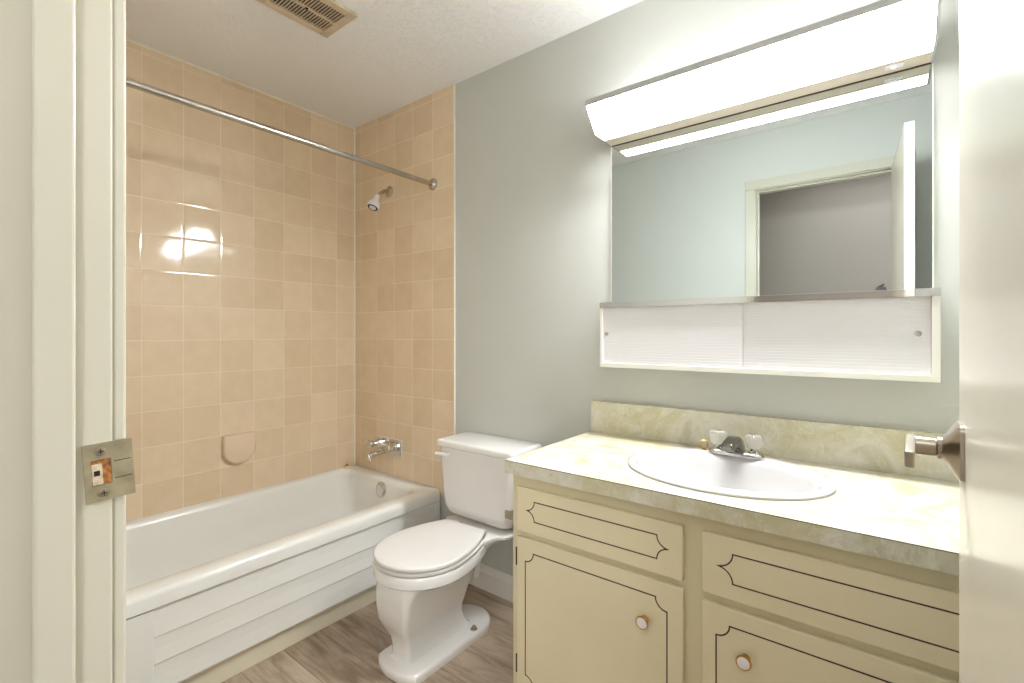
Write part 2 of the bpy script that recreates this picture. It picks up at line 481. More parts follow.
box(bm, dl, dl + 0.008, -0.023, -0.012, hz - 0.008, hz + 0.008, 0.002)
obj('latch', to_door(bm), 'nickel', door)
for z in (0.25, 1.10, 1.85):
    obj('hinge', to_door(cyl(B(), (-0.003, -0.038, z - 0.045), (-0.003, -0.038, z + 0.045), 0.0055)), 'nickel', door, True)

# ------------------------------------------------------------------ strike plate on the left jamb
zc = 1.065
sp = thing('strike_plate', 'dull metal strike plate with rusty opening on the left door jamb', 'strike plate', (JL, 0.128, zc))
bm = B()
x0, x1 = JL + 0.0002, JL + 0.0020
Rs = Matrix.Translation((0, 0.128, zc)) @ Matrix.Rotation(math.radians(3.5), 4, 'X') @ Matrix.Translation((0, -0.128, -zc))
def tilt(bm):
    bmesh.ops.transform(bm, matrix=Rs, verts=bm.verts); return bm
bm = B()
# one plate with a square opening, its lip running out past the jamb edge
ys = [0.1105, 0.1160, 0.1315, 0.1490]; zs = [zc - 0.0285, zc - 0.0125, zc + 0.0125, zc + 0.0285]
gv = {}
for sx_, xx in ((0, x0), (1, x1)):
    for i, y in enumerate(ys):
        for j, z in enumerate(zs): gv[sx_, i, j] = bm.verts.new((xx, y, z))
for i in range(3):
    for j in range(3):
        if (i, j) == (1, 1): continue
        for k in (0, 1): bm.faces.new((gv[k, i, j], gv[k, i + 1, j], gv[k, i + 1, j + 1], gv[k, i, j + 1]))
for k in range(3):
    for i0, j0, i1, j1 in ((k, 0, k + 1, 0), (k, 3, k + 1, 3), (0, k, 0, k + 1), (3, k, 3, k + 1)):
        bm.faces.new((gv[0, i0, j0], gv[0, i1, j1], gv[1, i1, j1], gv[1, i0, j0]))
for i0, j0, i1, j1 in ((1, 1, 2, 1), (1, 2, 2, 2), (1, 1, 1, 2), (2, 1, 2, 2)):
    bm.faces.new((gv[0, i0, j0], gv[0, i1, j1], gv[1, i1, j1], gv[1, i0, j0]))
obj('plate', tilt(bm), 'dull_steel', sp)
o = obj('rusty_opening', tilt(box(B(), JL + 0.0001, JL + 0.0009, 0.1162, 0.1313, zc - 0.0123, zc + 0.0123)), 'rust', sp); o['label'] = 'rust around the latch opening'
obj('paint_patch', tilt(box(B(), JL + 0.0009, JL + 0.0012, 0.1165, 0.1245, zc - 0.0118, zc + 0.0085)), 'worn_paint', sp)
obj('latch_hole', tilt(box(B(), JL + 0.0012, JL + 0.0016, 0.1180, 0.1225, zc - 0.003, zc + 0.002)), 'black', sp)
bm = B()
tube(bm, [(x1 + 0.0002, 0.1335, zc + 0.0085), (x1 + 0.0002, 0.1470, zc + 0.0085)], 0.0004, 6)
tube(bm, [(x1 + 0.0002, 0.1335, zc - 0.0085), (x1 + 0.0002, 0.1470, zc - 0.0085)], 0.0004, 6)
obj('fold_line', tilt(bm), 'dark_hole', sp)
for dz in (-0.0205, 0.0205):
    s_ = obj('screw', tilt(lathe(B(), (x1 - 0.0002, 0.124, zc + dz), (1, 0, 0), [(0, 0.0044), (0.0010, 0.0040), (0.0014, 0.0025)], 20)), 'nickel', sp, True)
    bm = B()
    box(bm, x1 + 0.0008, x1 + 0.0016, 0.124 - 0.0025, 0.124 + 0.0025, zc + dz - 0.0004, zc + dz + 0.0004)
    box(bm, x1 + 0.0008, x1 + 0.0016, 0.124 - 0.0004, 0.124 + 0.0004, zc + dz - 0.0025, zc + dz + 0.0025)
    obj('screw_slot', tilt(bm), 'black', s_)

# ------------------------------------------------------------------ bathtub
TX0, TX1, TY0, TY1, TZ = XL + 0.001, -1.762, YF + 0.008, YB - 0.007, 0.41
tub = thing('bathtub', 'white built-in bathtub with stepped panelled front along the tan tile wall', 'bathtub', ((TX0 + TX1) / 2, (TY0 + TY1) / 2, 0))
bm = B()
R_ = []
R_.append(rrect(TX0, TX1, TY0, TY1, 0.012, 0.357))
R_.append(rrect(TX0, TX1, TY0, TY1, 0.012, 0.392))
R_.append(rrect(TX0, TX1 - 0.004, TY0, TY1, 0.012, 0.404))
R_.append(rrect(TX0, TX1 - 0.014, TY0, TY1, 0.012, 0.4105))
R_.append(rrect(TX0, TX1 - 0.030, TY0, TY1, 0.014, 0.412))
R_.append(rrect(TX0 + 0.028, TX1 - 0.085, TY0 + 0.06, TY1 - 0.050, 0.07, 0.409))
R_.append(rrect(TX0 + 0.036, TX1 - 0.098, TY0 + 0.075, TY1 - 0.060, 0.08, 0.402))
R_.append(rrect(TX0 + 0.042, TX1 - 0.108, TY0 + 0.09, TY1 - 0.067, 0.09, 0.385))
R_.append(rrect(TX0 + 0.060, TX1 - 0.135, TY0 + 0.16, TY1 - 0.088, 0.10, 0.25))
R_.append(rrect(TX0 + 0.085, TX1 - 0.160, TY0 + 0.24, TY1 - 0.115, 0.11, 0.13))
R_.append(rrect(TX0 + 0.130, TX1 - 0.205, TY0 + 0.31, TY1 - 0.160, 0.10, 0.085))
R_.append(rrect(TX0 + 0.20, TX1 - 0.28, TY0 + 0.40, TY1 - 0.25, 0.06, 0.078))
loft(bm, R_, cap0=False, cap1=True)
obj('basin', bm, 'tub', tub, True, angle=60)
# stepped apron: thin boards, each kicked out at its lower edge
bm = B()
ay0, ay1 = TY0, TY1
xa = TX1 - 0.006
box(bm, xa - 0.020, xa - 0.004, ay0, ay1, 0.088, 0.352)
steps = [(0.352, 0.262), (0.262, 0.178), (0.178, 0.088)]
for i, (za, zb) in enumerate(steps):
    prism_y(bm, [(xa - 0.012, za), (xa - 0.007, za), (xa - 0.007, za - 0.004), (xa, zb + 0.004), (xa - 0.001, zb), (xa - 0.012, zb)], 0.487, ay1 - 0.03)
box(bm, xa - 0.012, xa, ay0, 0.487, 0.088, 0.352, 0.002)
box(bm, xa - 0.012, xa, ay1 - 0.03, ay1, 0.088, 0.352, 0.002)
obj('apron', bm, 'tub', tub)
obj('gap_line', box(B(), xa - 0.020, xa - 0.003, ay0, ay1, 0.352, 0.357), 'dark_hole', tub)
obj('kick_strip', box(B(), -1.82, -1.792, ay0, ay1, 0, 0.09, 0.003), 'kick', tub)
ov = obj('overflow_plate', lathe(B(), (-2.150, TY1 - 0.072, 0.352), (0.0, -1, 0.12), [(0, 0.041), (0.006, 0.041), (0.012, 0.034), (0.016, 0.02), (0.016, 0.006), (0.018, 0.005)], 36), 'chrome', tub, True)
obj('drain', lathe(B(), (-2.16, 1.36, 0.0785), (0, 0, 1), [(0, 0.028), (0.003, 0.026), (0.003, 0.018), (0.001, 0.016)], 28), 'chrome', tub, True)

# small cap left on the tub corner
t = thing('stopper', 'tiny pale stopper lying on the far corner of the bathtub rim', 'stopper', (-2.484, 1.628, 0.411))
obj('cap', lathe(B(), (-2.484, 1.628, 0.4105), (0, 0, 1), [(0, 0.019), (0.007, 0.020), (0.011, 0.015), (0.012, 0.004)], 24), 'soap', t, True)
obj('knob', lathe(B(), (-2.484, 1.628, 0.4222), (0, 0, 1), [(0, 0.004), (0.006, 0.004), (0.009, 0.007), (0.013, 0.004)], 18), 'brass', t, True)

# ------------------------------------------------------------------ tub filler
yw = YB - 0.0062
tf = thing('tub_faucet', 'chrome two-handle tub faucet with spout on the shower end tile', 'faucet', (-2.18, yw, 0.57))
px0, px1, pz0, pz1 = -2.295, -2.072, 0.527, 0.615
obj('wall_plate', box(B(), px0, px1, yw - 0.010, yw, pz0, pz1, 0.003, 2), 'chrome', tf)
obj('plate_gasket', box(B(), px0 - 0.004, px1 + 0.004, yw - 0.002, yw, pz0 - 0.003, pz1 + 0.004), 'white_plastic', tf)
obj('valve_body', lathe(B(), (-2.18, yw - 0.008, 0.572), (0, -1, 0), [(0, 0.032), (0.012, 0.030), (0.03, 0.022), (0.045, 0.020)], 28), 'chrome', tf, True)
for hx_ in (-2.262, -2.105):
    h = obj('handle', lathe(B(), (hx_, yw - 0.008, 0.582), (0, -1, 0), [(0, 0.022), (0.008, 0.022), (0.016, 0.012), (0.035, 0.012), (0.04, 0.020), (0.062, 0.023), (0.068, 0.018)], 10), 'chrome', tf, True)
    obj('lever', tube(B(), [(hx_ + 0.0, yw - 0.055, 0.586), (hx_ - 0.022, yw - 0.075, 0.602), (hx_ - 0.034, yw - 0.085, 0.608)], [0.008, 0.007, 0.006], 12), 'chrome', h, True)
bm = tube(B(), [(-2.18, yw - 0.008, 0.556), (-2.18, yw - 0.05, 0.556), (-2.18, yw - 0.10, 0.548), (-2.18, yw - 0.128, 0.538), (-2.18, yw - 0.135, 0.522)], [0.022, 0.021, 0.019, 0.0175, 0.0165], 24)
obj('spout', bm, 'chrome', tf, True)

# ------------------------------------------------------------------ shower head
sx, sz = -2.175, 1.998
sh = thing('shower_fixture', 'small white shower head on a short chrome arm high on the tile', 'shower head', (sx, yw, sz))
obj('escutcheon', lathe(B(), (sx, yw, sz), (0, -1, 0), [(0, 0.030), (0.004, 0.030), (0.010, 0.022), (0.013, 0.012)], 28), 'nickel', sh, True)
obj('shower_arm', tube(B(), [(sx, yw - 0.005, sz), (sx, yw - 0.035, sz - 0.004), (sx, yw - 0.06, sz - 0.022), (sx - 0.002, yw - 0.085, sz - 0.046)], 0.0095, 16), 'nickel', sh, True)
d = Vector((0.02, -0.42, -0.90)).normalized(); p = Vector((sx - 0.002, yw - 0.078, sz - 0.040))
hd = obj('head', lathe(B(), p, d, [(0, 0.013), (0.012, 0.0165), (0.024, 0.015), (0.034, 0.020), (0.060, 0.034), (0.074, 0.036), (0.080, 0.034)], 32), 'white_plastic', sh, True)
obj('nozzle_ring', lathe(B(), p + d * 0.0795, d, [(0, 0.028), (0.003, 0.027), (0.003, 0.021), (0.0015, 0.020)], 32), 'dark_hole', hd, True)
obj('spray_face', lathe(B(), p + d * 0.080, d, [(0, 0.020), (0.004, 0.018)], 24), 'white_plastic', hd, True)

# ------------------------------------------------------------------ shower rod
rx, rz = -1.821, 1.970
ro = thing('shower_rod', 'straight steel shower curtain rod spanning above the bathtub', 'shower rod', (rx, (YF + YB) / 2, rz))
obj('rod', cyl(B(), (rx, YF + 0.007, rz), (rx, yw - 0.002, rz), 0.0125, seg=28), 'rod', ro, True)
for yy, dy in ((yw, -1), (YF + 0.0062, 1)):
    obj('flange', lathe(B(), (rx, yy, rz), (0, dy, 0), [(0, 0.031), (0.004, 0.031), (0.010, 0.020), (0.018, 0.016), (0.024, 0.016)], 32), 'rod', ro, True)

# ------------------------------------------------------------------ soap dish, one tile wide, half-round lip
bm = B()
y0, y1, z1, z0 = 0.960, 1.108, 0.710, 0.565
def dish(x, inset):
    yc, r = (y0 + y1) / 2, (y1 - y0) / 2 - inset
    zc_ = z0 + r + inset * 1.2 - 0.005
    pts = [(x, yc - r, z1 - inset), (x, yc - r, zc_)]
    for k in range(1, 12):
        a = PI + PI * k / 12
        pts.append((x, yc + r * math.cos(a), zc_ + 0.9 * r * math.sin(a)))
    pts += [(x, yc + r, zc_), (x, yc + r, z1 - inset)]
    return pts
loft(bm, [dish(XL + 0.0005, 0), dish(XL + 0.020, 0.0), dish(XL + 0.027, 0.002), dish(XL + 0.030, 0.008)])
tag(obj('soap_dish', bm, 'soap', None, True, origin=(XL, 1.033, 0.565), angle=50), 'cream ceramic soap dish with rounded bottom set in the long tile wall', 'soap dish')

# ------------------------------------------------------------------ ceiling vent
vx0, vx1, vy0, vy1 = -1.820, -1.602, 0.800, 1.097
vt = thing('ceiling_vent', 'tan slotted exhaust vent grille on the ceiling', 'vent', ((vx0 + vx1) / 2, (vy0 + vy1) / 2, ZC))
bm = B(); zf = ZC - 0.012
fw = 0.034
for a in ((vx0, vx1, vy0, vy0 + fw), (vx0, vx1, vy1 - fw, vy1), (vx0, vx0 + fw, vy0 + fw, vy1 - fw), (vx1 - fw, vx1, vy0 + fw, vy1 - fw)):
    box(bm, a[0], a[1], a[2], a[3], zf, ZC, 0.003)
xm = (vx0 + vx1) / 2
box(bm, xm - 0.006, xm + 0.006, vy0 + fw, vy1 - fw, zf, zf + 0.006)
obj('vent_frame', bm, 'vent', vt)
obj('vent_backing', box(B(), vx0 + 0.02, vx1 - 0.02, vy0 + 0.02, vy1 - 0.02, ZC - 0.0015, ZC), 'black', vt)
yy = vy0 + fw + 0.004
while yy < vy1 - fw - 0.004:
    for xa_, xb_ in ((vx0 + fw, xm - 0.006), (xm + 0.006, vx1 - fw)):
        obj('slat', box(B(), xa_, xb_, yy, yy + 0.0042, zf + 0.001, zf + 0.004), 'vent', vt)
    yy += 0.0112
obj('screw', lathe(B(), (xm, (vy0 + vy1) / 2, zf), (0, 0, -1), [(0, 0.006), (0.002, 0.005), (0.003, 0.002)], 16), 'black', vt, True)

# ------------------------------------------------------------------ toilet
cx = -1.354
to = thing('toilet', 'white two-piece toilet with closed lid between bathtub and vanity', 'toilet', (cx, 1.35, 0))
bm = B()
# foot plate: rounded at the back, square-cornered bow at the front
def foot(z, g):
    hw = 0.107 - g; yb = 1.540 - g; yr = yb - hw
    pts = [(cx + hw * math.cos(PI * k / 14), yr + hw * math.sin(PI * k / 14), z) for k in range(15)]
    pts += [(cx - hw, 1.16, z), (cx - hw, 1.10 + g, z), (cx - hw * 0.93, 1.078 + g, z), (cx - hw * 0.62, 1.060 + g, z), (cx - hw * 0.15, 1.050 + g, z),
            (cx + hw * 0.4, 1.054 + g, z), (cx + hw * 0.85, 1.068 + g, z), (cx + hw, 1.080 + g * 2, z), (cx + hw, 1.16, z)]
    return pts
loft(bm, [foot(0.0, 0.002), foot(0.010, 0.0), foot(0.022, 0.0), foot(0.029, 0.003), foot(0.033, 0.010)])
# pedestal: flat front and side faces meeting in a soft crease, narrowing towards the foot
def ped(z, xc, hw, yf, yb_, r): return rrect(xc - hw, xc + hw, yf, yb_, r, z, 7)
P_ = [ped(0.028, cx - 0.010, 0.056, 1.086, 1.44, 0.020), ped(0.040, cx - 0.010, 0.049, 1.102, 1.42, 0.018), ped(0.070, cx - 0.010, 0.049, 1.106, 1.40, 0.016),
      ped(0.11, cx - 0.009, 0.054, 1.098, 1.38, 0.016), ped(0.15, cx - 0.006, 0.066, 1.074, 1.37, 0.017), ped(0.185, cx - 0.003, 0.078, 1.058, 1.37, 0.018), ped(0.23, cx - 0.001, 0.086, 1.053, 1.38, 0.020),
      ped(0.270, cx + 0.001, 0.089, 1.050, 1.39, 0.024), ped(0.300, cx + 0.002, 0.096, 1.052, 1.41, 0.035), ped(0.328, cx + 0.002, 0.108, 1.062, 1.43, 0.06)]
loft(bm, P_)
# seat outline: egg front, tapering to a straight back; used for bowl rim, seat and lid
def egg(z, g, x=0.0, L=0.445, W=0.179, y0=1.030, n=26, tw=0.66):
    left, out = [], []
    yw = y0 + 0.43 * L
    for k in range(n + 1):
        t_ = k / n; a = PI / 2 * (1 - t_)
        out.append(((W - g) * math.cos(a), yw - (0.43 * L - g) * math.sin(a)))
    B0 = y0 + L - g
    for k in range(1, 15):
        t_ = k / 14
        y = yw + (B0 - 0.016 - yw) * t_
        out.append(((W - g) - (W * (1 - tw)) * t_ ** 1.9, y))
    bx = out[-1][0]
    for k in range(1, 6):
        a = PI / 2 * k / 5
        out.append((bx - 0.022 + 0.022 * math.cos(a), B0 - 0.016 + 0.016 * math.sin(a)))
    pts = [(cx + x + px_, py_, z) for px_, py_ in out] + [(cx + x - px_, py_, z) for px_, py_ in reversed(out[1:])]
    m = Matrix.Translation((cx, 1.15, 0)) @ Matrix.Rotation(math.radians(3.5), 4, 'Z') @ Matrix.Translation((-cx, -1.15, 0))
    return [tuple(m @ Vector(p)) for p in pts]
loft(bm, [egg(0.290, 0.072, L=0.42, tw=0.5), egg(0.305, 0.048, L=0.43, tw=0.55), egg(0.320, 0.024, L=0.44), egg(0.3275, 0.012, L=0.445), egg(0.329, 0.004), egg(0.333, 0.0), egg(0.366, 0.0), egg(0.371, 0.004), egg(0.372, 0.03)])
# rear deck: wings that flare out under the tank
dk = []
for z, hf, hb, yf in ((0.20, 0.05, 0.045, 1.34), (0.28, 0.080, 0.060, 1.34), (0.33, 0.105, 0.085, 1.38), (0.352, 0.118, 0.125, 1.39), (0.368, 0.125, 0.165, 1.393), (0.374, 0.128, 0.176, 1.395), (0.384, 0.128, 0.178, 1.40), (0.388, 0.122, 0.172, 1.41)):
    ym = 1.50; yb_ = 1.66 if z > 0.36 else (1.60 if z > 0.34 else 1.49)
    if z < 0.34: ym = 1.455
    half = [(hf * 0.8, yf), (hf, yf + 0.012), (hf + 0.004, yf + 0.05), (hf + (hb - hf) * 0.35, yf + 0.085), (hb - 0.01, ym - 0.008), (hb, ym + 0.01), (hb, yb_ - 0.02), (hb - 0.02, yb_)]
    dk.append([(cx + a_, b_, z) for a_, b_ in half] + [(cx - a_, b_, z) for a_, b_ in reversed(half)])
loft(bm, dk)
obj('bowl', bm, 'porcelain', to, True, angle=42)
# tank, slightly tapered with rounded corners
bm = B()
def tk(z, hw, y0_, y1_, r=0.03): return rrect(cx - hw, cx + hw, y0_, y1_, r, z)
loft(bm, [tk(0.398, 0.135, 1.530, 1.66, 0.04), tk(0.405, 0.162, 1.508, 1.672, 0.042), tk(0.420, 0.182, 1.496, 1.678, 0.040), tk(0.45, 0.192, 1.490, 1.682, 0.035), tk(0.52, 0.198, 1.487, 1.684), tk(0.62, 0.206, 1.486, 1.686), tk(0.704, 0.211, 1.485, 1.686)])
obj('tank', bm, 'porcelain', to, True, angle=50)
bm = B()
loft(bm, [tk(0.702, 0.216, 1.480, 1.690, 0.02), tk(0.705, 0.220, 1.476, 1.693, 0.022), tk(0.724, 0.221, 1.475, 1.694, 0.022), tk(0.730, 0.217, 1.479, 1.692, 0.022), tk(0.733, 0.206, 1.490, 1.684, 0.02)])
obj('tank_lid', bm, 'porcelain', to, True, angle=50)
bm = B(); loft(bm, [egg(0.3735, 0.008), egg(0.376, 0.002), egg(0.3845, 0.001), egg(0.388, 0.006)])
obj('seat', bm, 'seat', to, True, angle=60)
bm = B(); loft(bm, [egg(0.3925, 0.010, L=0.430, tw=0.64), egg(0.3935, 0.002, L=0.430, tw=0.64), egg(0.402, 0.001, L=0.430, tw=0.64), egg(0.4055, 0.004, L=0.430, tw=0.64), egg(0.407, 0.012, L=0.430, tw=0.64), egg(0.4075, 0.05, L=0.430, tw=0.64)])
obj('seat_lid', bm, 'seat', to, True, angle=60)
for s_ in (-1, 1):
    obj('hinge', box(B(), cx + s_ * 0.07 - 0.02 - 0.01, cx + s_ * 0.07 + 0.02 - 0.01, 1.455, 1.482, 0.386, 0.400, 0.005, 3), 'seat', to, True)
for s_ in (-1, 1):
    obj('floor_bolt', lathe(B(), (cx + s_ * 0.082, 1.40, 0.032), (0, 0, 1), [(0, 0.014), (0.003, 0.014), (0.004, 0.007), (0.014, 0.007), (0.016, 0.004)], 12), 'nickel', to, True)
bm = B()
lathe(bm, (cx - 0.150, 1.487, 0.671), (0, -1, 0), [(0, 0.012), (0.010, 0.011), (0.013, 0.008)], 20)
tube(bm, [(cx - 0.145, 1.474, 0.671), (cx - 0.175, 1.470, 0.671), (cx - 0.206, 1.467, 0.670)], [0.009, 0.0085, 0.008], 14)
obj('flush_lever', bm, 'porcelain', to, True)

# ------------------------------------------------------------------ vanity cabinet
CX0, CX1 = -0.897, XR - 0.002
CF = 1.168                       # face frame plane
DF = 1.153                       # door and drawer face plane
va = thing('vanity_cabinet', 'cream painted vanity cabinet with dark scrolled lines under the marbled counter', 'cabinet', ((CX0 + CX1) / 2, 1.43, 0))
bm = B()
box(bm, CX0, CX1, CF, YB - 0.002, 0.10, 0.60, 0.0)
box(bm, CX0, CX0 + 0.018, CF + 0.02, YB - 0.002, 0.60, 0.776)
box(bm, CX1 - 0.018, CX1, CF + 0.02, YB - 0.002, 0.60, 0.776)
box(bm, CX0, CX1, CF, CF + 0.02, 0.60, 0.776)
box(bm, CX0 + 0.018, CX1 - 0.018, YB - 0.02, YB - 0.002, 0.60, 0.776)
box(bm, CX0 + 0.01, CX1, CF + 0.06, YB - 0.002, 0.0, 0.10)
obj('body', bm, 'cabinet_frame', va)

def strip(bm, pts, w, y0, y1, mi=1):
    """flat ribbon along 2-D points (x, z) laid on a front face"""
    n = len(pts); closed = (Vector(pts[0]) - Vector(pts[-1])).length < 1e-6
    P = [Vector(p) for p in (pts[:-1] if closed else pts)]; n = len(P)
    L_, R2 = [], []
    for i in range(n):
        a = P[(i - 1) % n] if closed or i > 0 else P[i]; b = P[(i + 1) % n] if closed or i < n - 1 else P[i]
        d1 = (P[i] - a); d2 = (b - P[i])
        d1 = d1.normalized() if d1.length > 1e-9 else d2.normalized(); d2 = d2.normalized() if d2.length > 1e-9 else d1
        m = (d1 + d2)
        m = m.normalized() if m.length > 1e-6 else d1
        nn = Vector((-m.y, m.x)); k = 1 / max(0.55, abs(m.dot(d1)))
        L_.append(P[i] + nn * w / 2 * k); R2.append(P[i] - nn * w / 2 * k)
    vs = [[bm.verts.new((p.x, y, p.y)) for p in q] for q, y in ((L_, y0), (R2, y0), (R2, y1), (L_, y1))]
    rng = range(n if closed else n - 1)
    for i in rng:
        j = (i + 1) % n
        for a, b in ((0, 1), (1, 2), (2, 3), (3, 0)):
            bm.faces.new((vs[a][i], vs[b][i], vs[b][j], vs[a][j])).material_index = mi

def arc(cx_, cz_, r, a0, a1, n=8):
    return [(cx_ + r * math.cos(math.radians(a0 + (a1 - a0) * k / n)), cz_ + r * math.sin(math.radians(a0 + (a1 - a0) * k / n))) for k in range(n + 1)]

def drawer(x0, x1, z0, z1):
    bm = box(B(), x0, x1, DF, CF - 0.0003, z0, z1, 0.0025, 2)
    lx0, lx1, lz0, lz1 = x0 + 0.034, x1 - 0.034, z0 + 0.038, z1 - 0.036
    r = (lz1 - lz0) / 2
    pts = arc(lx0, lz1, r, 0, -90) + arc(lx0, lz0, r, 90, 0)[1:]
    pts += arc(lx1, lz0, r, 180, 90) + arc(lx1, lz1, r, 270, 180)[1:]
    # arcs meet in a point at each end
    pts.append(pts[0])
    strip(bm, pts, 0.0030, DF - 0.0004, DF + 0.0005)
    return obj('drawer', bm, ['cabinet', 'inlay'], va)
def cdoor(x0, x1, z0, z1, knob, hinge_side):
    bm = box(B(), x0, x1, DF, CF - 0.0003, z0, z1, 0.0025, 2)
    lx0, lx1, lz0, lz1 = x0 + 0.032, x1 - 0.038, z0 + 0.036, z1 - 0.039
    r = 0.029
    pts = arc(lx0, lz1, r, 0, -90) + arc(lx0, lz0, r, 90, 0) + arc(lx1, lz0, r, 180, 90) + arc(lx1, lz1, r, 270, 180)
    pts.append(pts[0])
    strip(bm, pts, 0.0032, DF - 0.0004, DF + 0.0005)
    d = obj('door', bm, ['cabinet', 'inlay'], va)
    kx, kz = knob
    k = obj('knob', lathe(B(), (kx, DF, kz), (0, -1, 0), [(0, 0.010), (0.004, 0.009), (0.010, 0.008), (0.014, 0.0145), (0.019, 0.0165), (0.022, 0.0155)], 28), 'brass', d, True)
    k['label'] = 'round brass knob with white centre'
    obj('knob_inset', lathe(B(), (kx, DF - 0.0215, kz), (0, -1, 0), [(0, 0.0135), (0.002, 0.0125), (0.0035, 0.008), (0.004, 0.003)], 24), 'white_plastic', k, True)
    hxx = x0 - 0.002 if hinge_side < 0 else x1 + 0.002
    for hz_ in (z0 + 0.085, z1 - 0.063):
        obj('hinge', cyl(B(), (hxx, DF + 0.004, hz_ - 0.026), (hxx, DF + 0.004, hz_ + 0.026), 0.0042, seg=14), 'inlay', d, True)
    return d
drawer(-0.871, -0.374, 0.606, 0.739)
drawer(-0.330, 0.252, 0.598, 0.739)
cdoor(-0.872, -0.374, 0.115, 0.588, (-0.468, 0.483), -1)
cdoor(-0.330, 0.252, 0.115, 0.578, (-0.236, 0.481), 1)

# ------------------------------------------------------------------ countertop with oval cut-out
KX0, KX1, KY0, KZ0, KZ1 = -0.905, XR - 0.001, 1.136, 0.777, 0.817
SX, SY, SA, SB = -0.347, 1.404, 0.262, 0.210
ct = thing('countertop', 'cream marbled laminate countertop with backsplash over the vanity', 'countertop', ((KX0 + KX1) / 2, 1.42, KZ1))
bm = B()
N = 64
def hole(z, a, b): return [(SX + a * math.cos(2 * PI * k / N), SY + b * math.sin(2 * PI * k / N), z) for k in range(N)]
def outer(z, g=0.0):
    pts = []
    for k in range(N):
        a = 2 * PI * k / N; c, s_ = math.cos(a), math.sin(a)
        tx = ((KX1 - SX) / c if c > 0 else (KX0 + g - SX) / c) if abs(c) > 1e-6 else 1e9
        ty = ((YB - 0.001 - SY) / s_ if s_ > 0 else (KY0 + g - SY) / s_) if abs(s_) > 1e-6 else 1e9
        t_ = min(tx, ty); pts.append([SX + t_ * c, SY + t_ * s_, z])
    for (qx, qy) in ((KX0 + g, KY0 + g), (KX1, KY0 + g), (KX0 + g, YB - 0.001), (KX1, YB - 0.001)):
        best = min(range(N), key=lambda i: (pts[i][0] - qx) ** 2 + (pts[i][1] - qy) ** 2)
        pts[best][0], pts[best][1] = qx, qy
    return [tuple(p) for p in pts]
loft(bm, [hole(KZ0, SA - 0.02, SB - 0.02), outer(KZ0), outer(KZ1 - 0.0015), outer(KZ1, 0.0015), hole(KZ1, SA - 0.02, SB - 0.02), hole(KZ0, SA - 0.02, SB - 0.02)], cap0=False, cap1=False)
bmesh.ops.remove_doubles(bm, verts=bm.verts, dist=1e-6)
obj('counter_slab', bm, 'laminate', ct)
obj('edge_seam', box(B(), KX0 + 0.001, KX1, KY0 - 0.0003, KY0 + 0.001, KZ1 - 0.0022, KZ1 - 0.0008), 'inlay', ct)
obj('backsplash', box(B(), KX0 + 0.001, KX1, YB - 0.020, YB - 0.001, KZ1, 0.937, 0.001), 'laminate', ct)

# ------------------------------------------------------------------ sink
sk = thing('sink', 'oval white drop-in sink set in the marbled counter', 'sink', (SX, SY, KZ1))
bm = B()
def el(z, a, b, dy=0.0): return [(SX + a * math.cos(2 * PI * k / 72), SY + dy + b * math.sin(2 * PI * k / 72), z) for k in range(72)]
z = KZ1
rr = [el(z + 0.0005, SA, SB), el(z + 0.006, SA + 0.001, SB + 0.001), el(z + 0.0115, SA - 0.005, SB - 0.005), el(z + 0.014, SA - 0.013, SB - 0.013), el(z + 0.0135, SA - 0.022, SB - 0.034, -0.013),
      el(z + 0.008, SA - 0.030, SB - 0.044, -0.017), el(z - 0.004, SA - 0.037, SB - 0.050, -0.018), el(z - 0.03, SA - 0.050, SB - 0.060, -0.018), el(z - 0.07, SA - 0.080, SB - 0.082, -0.016), el(z - 0.105, SA - 0.13, SB - 0.115, -0.012),
      el(z - 0.125, SA - 0.19, SB - 0.155, -0.008), el(z - 0.130, 0.03, 0.03, 0.0)]
loft(bm, rr, cap0=False, cap1=True)
obj('bowl', bm, 'sink', sk, True, angle=50)
obj('drain', lathe(B(), (SX, SY, z - 0.1305), (0, 0, 1), [(0, 0.024), (0.003, 0.023), (0.003, 0.015), (0.001, 0.014)], 24), 'chrome', sk, True)

# ------------------------------------------------------------------ sink faucet
FX, FY, FZ = -0.349, 1.572, KZ1 + 0.0148
fa = thing('faucet', 'chrome two-handle faucet with clear knobs on the back of the sink', 'faucet', (FX, FY, FZ))
bm = B()
loft(bm, [[(FX + x, FY + y, FZ + h) for x, y, _ in rrect(-0.078 + g, 0.078 - g, -0.026 + g, 0.026 - g, 0.024 - g, 0)] for h, g in ((0, 0), (0.006, 0.0), (0.011, 0.003), (0.013, 0.008))])
obj('base', bm, 'chrome', fa, True, angle=50)
# broad spout rising forward from the base, dark reflections and underside shade put in its colour
bm = B()
def sec(y, zt, zb, hw, hb): return [(FX - hb, y, FZ + zb), (FX - (hw + hb) / 2, y, FZ + (zt + zb) / 2), (FX - hw, y, FZ + zt - 0.006), (FX - hw * 0.75, y, FZ + zt), (FX + hw * 0.75, y, FZ + zt), (FX + hw, y, FZ + zt - 0.006), (FX + (hw + hb) / 2, y, FZ + (zt + zb) / 2), (FX + hb, y, FZ + zb)]
loft(bm, [sec(FY + 0.022, 0.030, 0.008, 0.018, 0.024), sec(FY + 0.008, 0.050, 0.008, 0.020, 0.027), sec(FY - 0.020, 0.060, 0.010, 0.0195, 0.028), sec(FY - 0.045, 0.060, 0.022, 0.0185, 0.022), sec(FY - 0.080, 0.057, 0.032, 0.0175, 0.019), sec(FY - 0.104, 0.052, 0.030, 0.017, 0.018), sec(FY - 0.110, 0.046, 0.030, 0.0155, 0.016)])
obj('spout', bm, 'shaded_chrome', fa, True, bevel=0.002, angle=30)
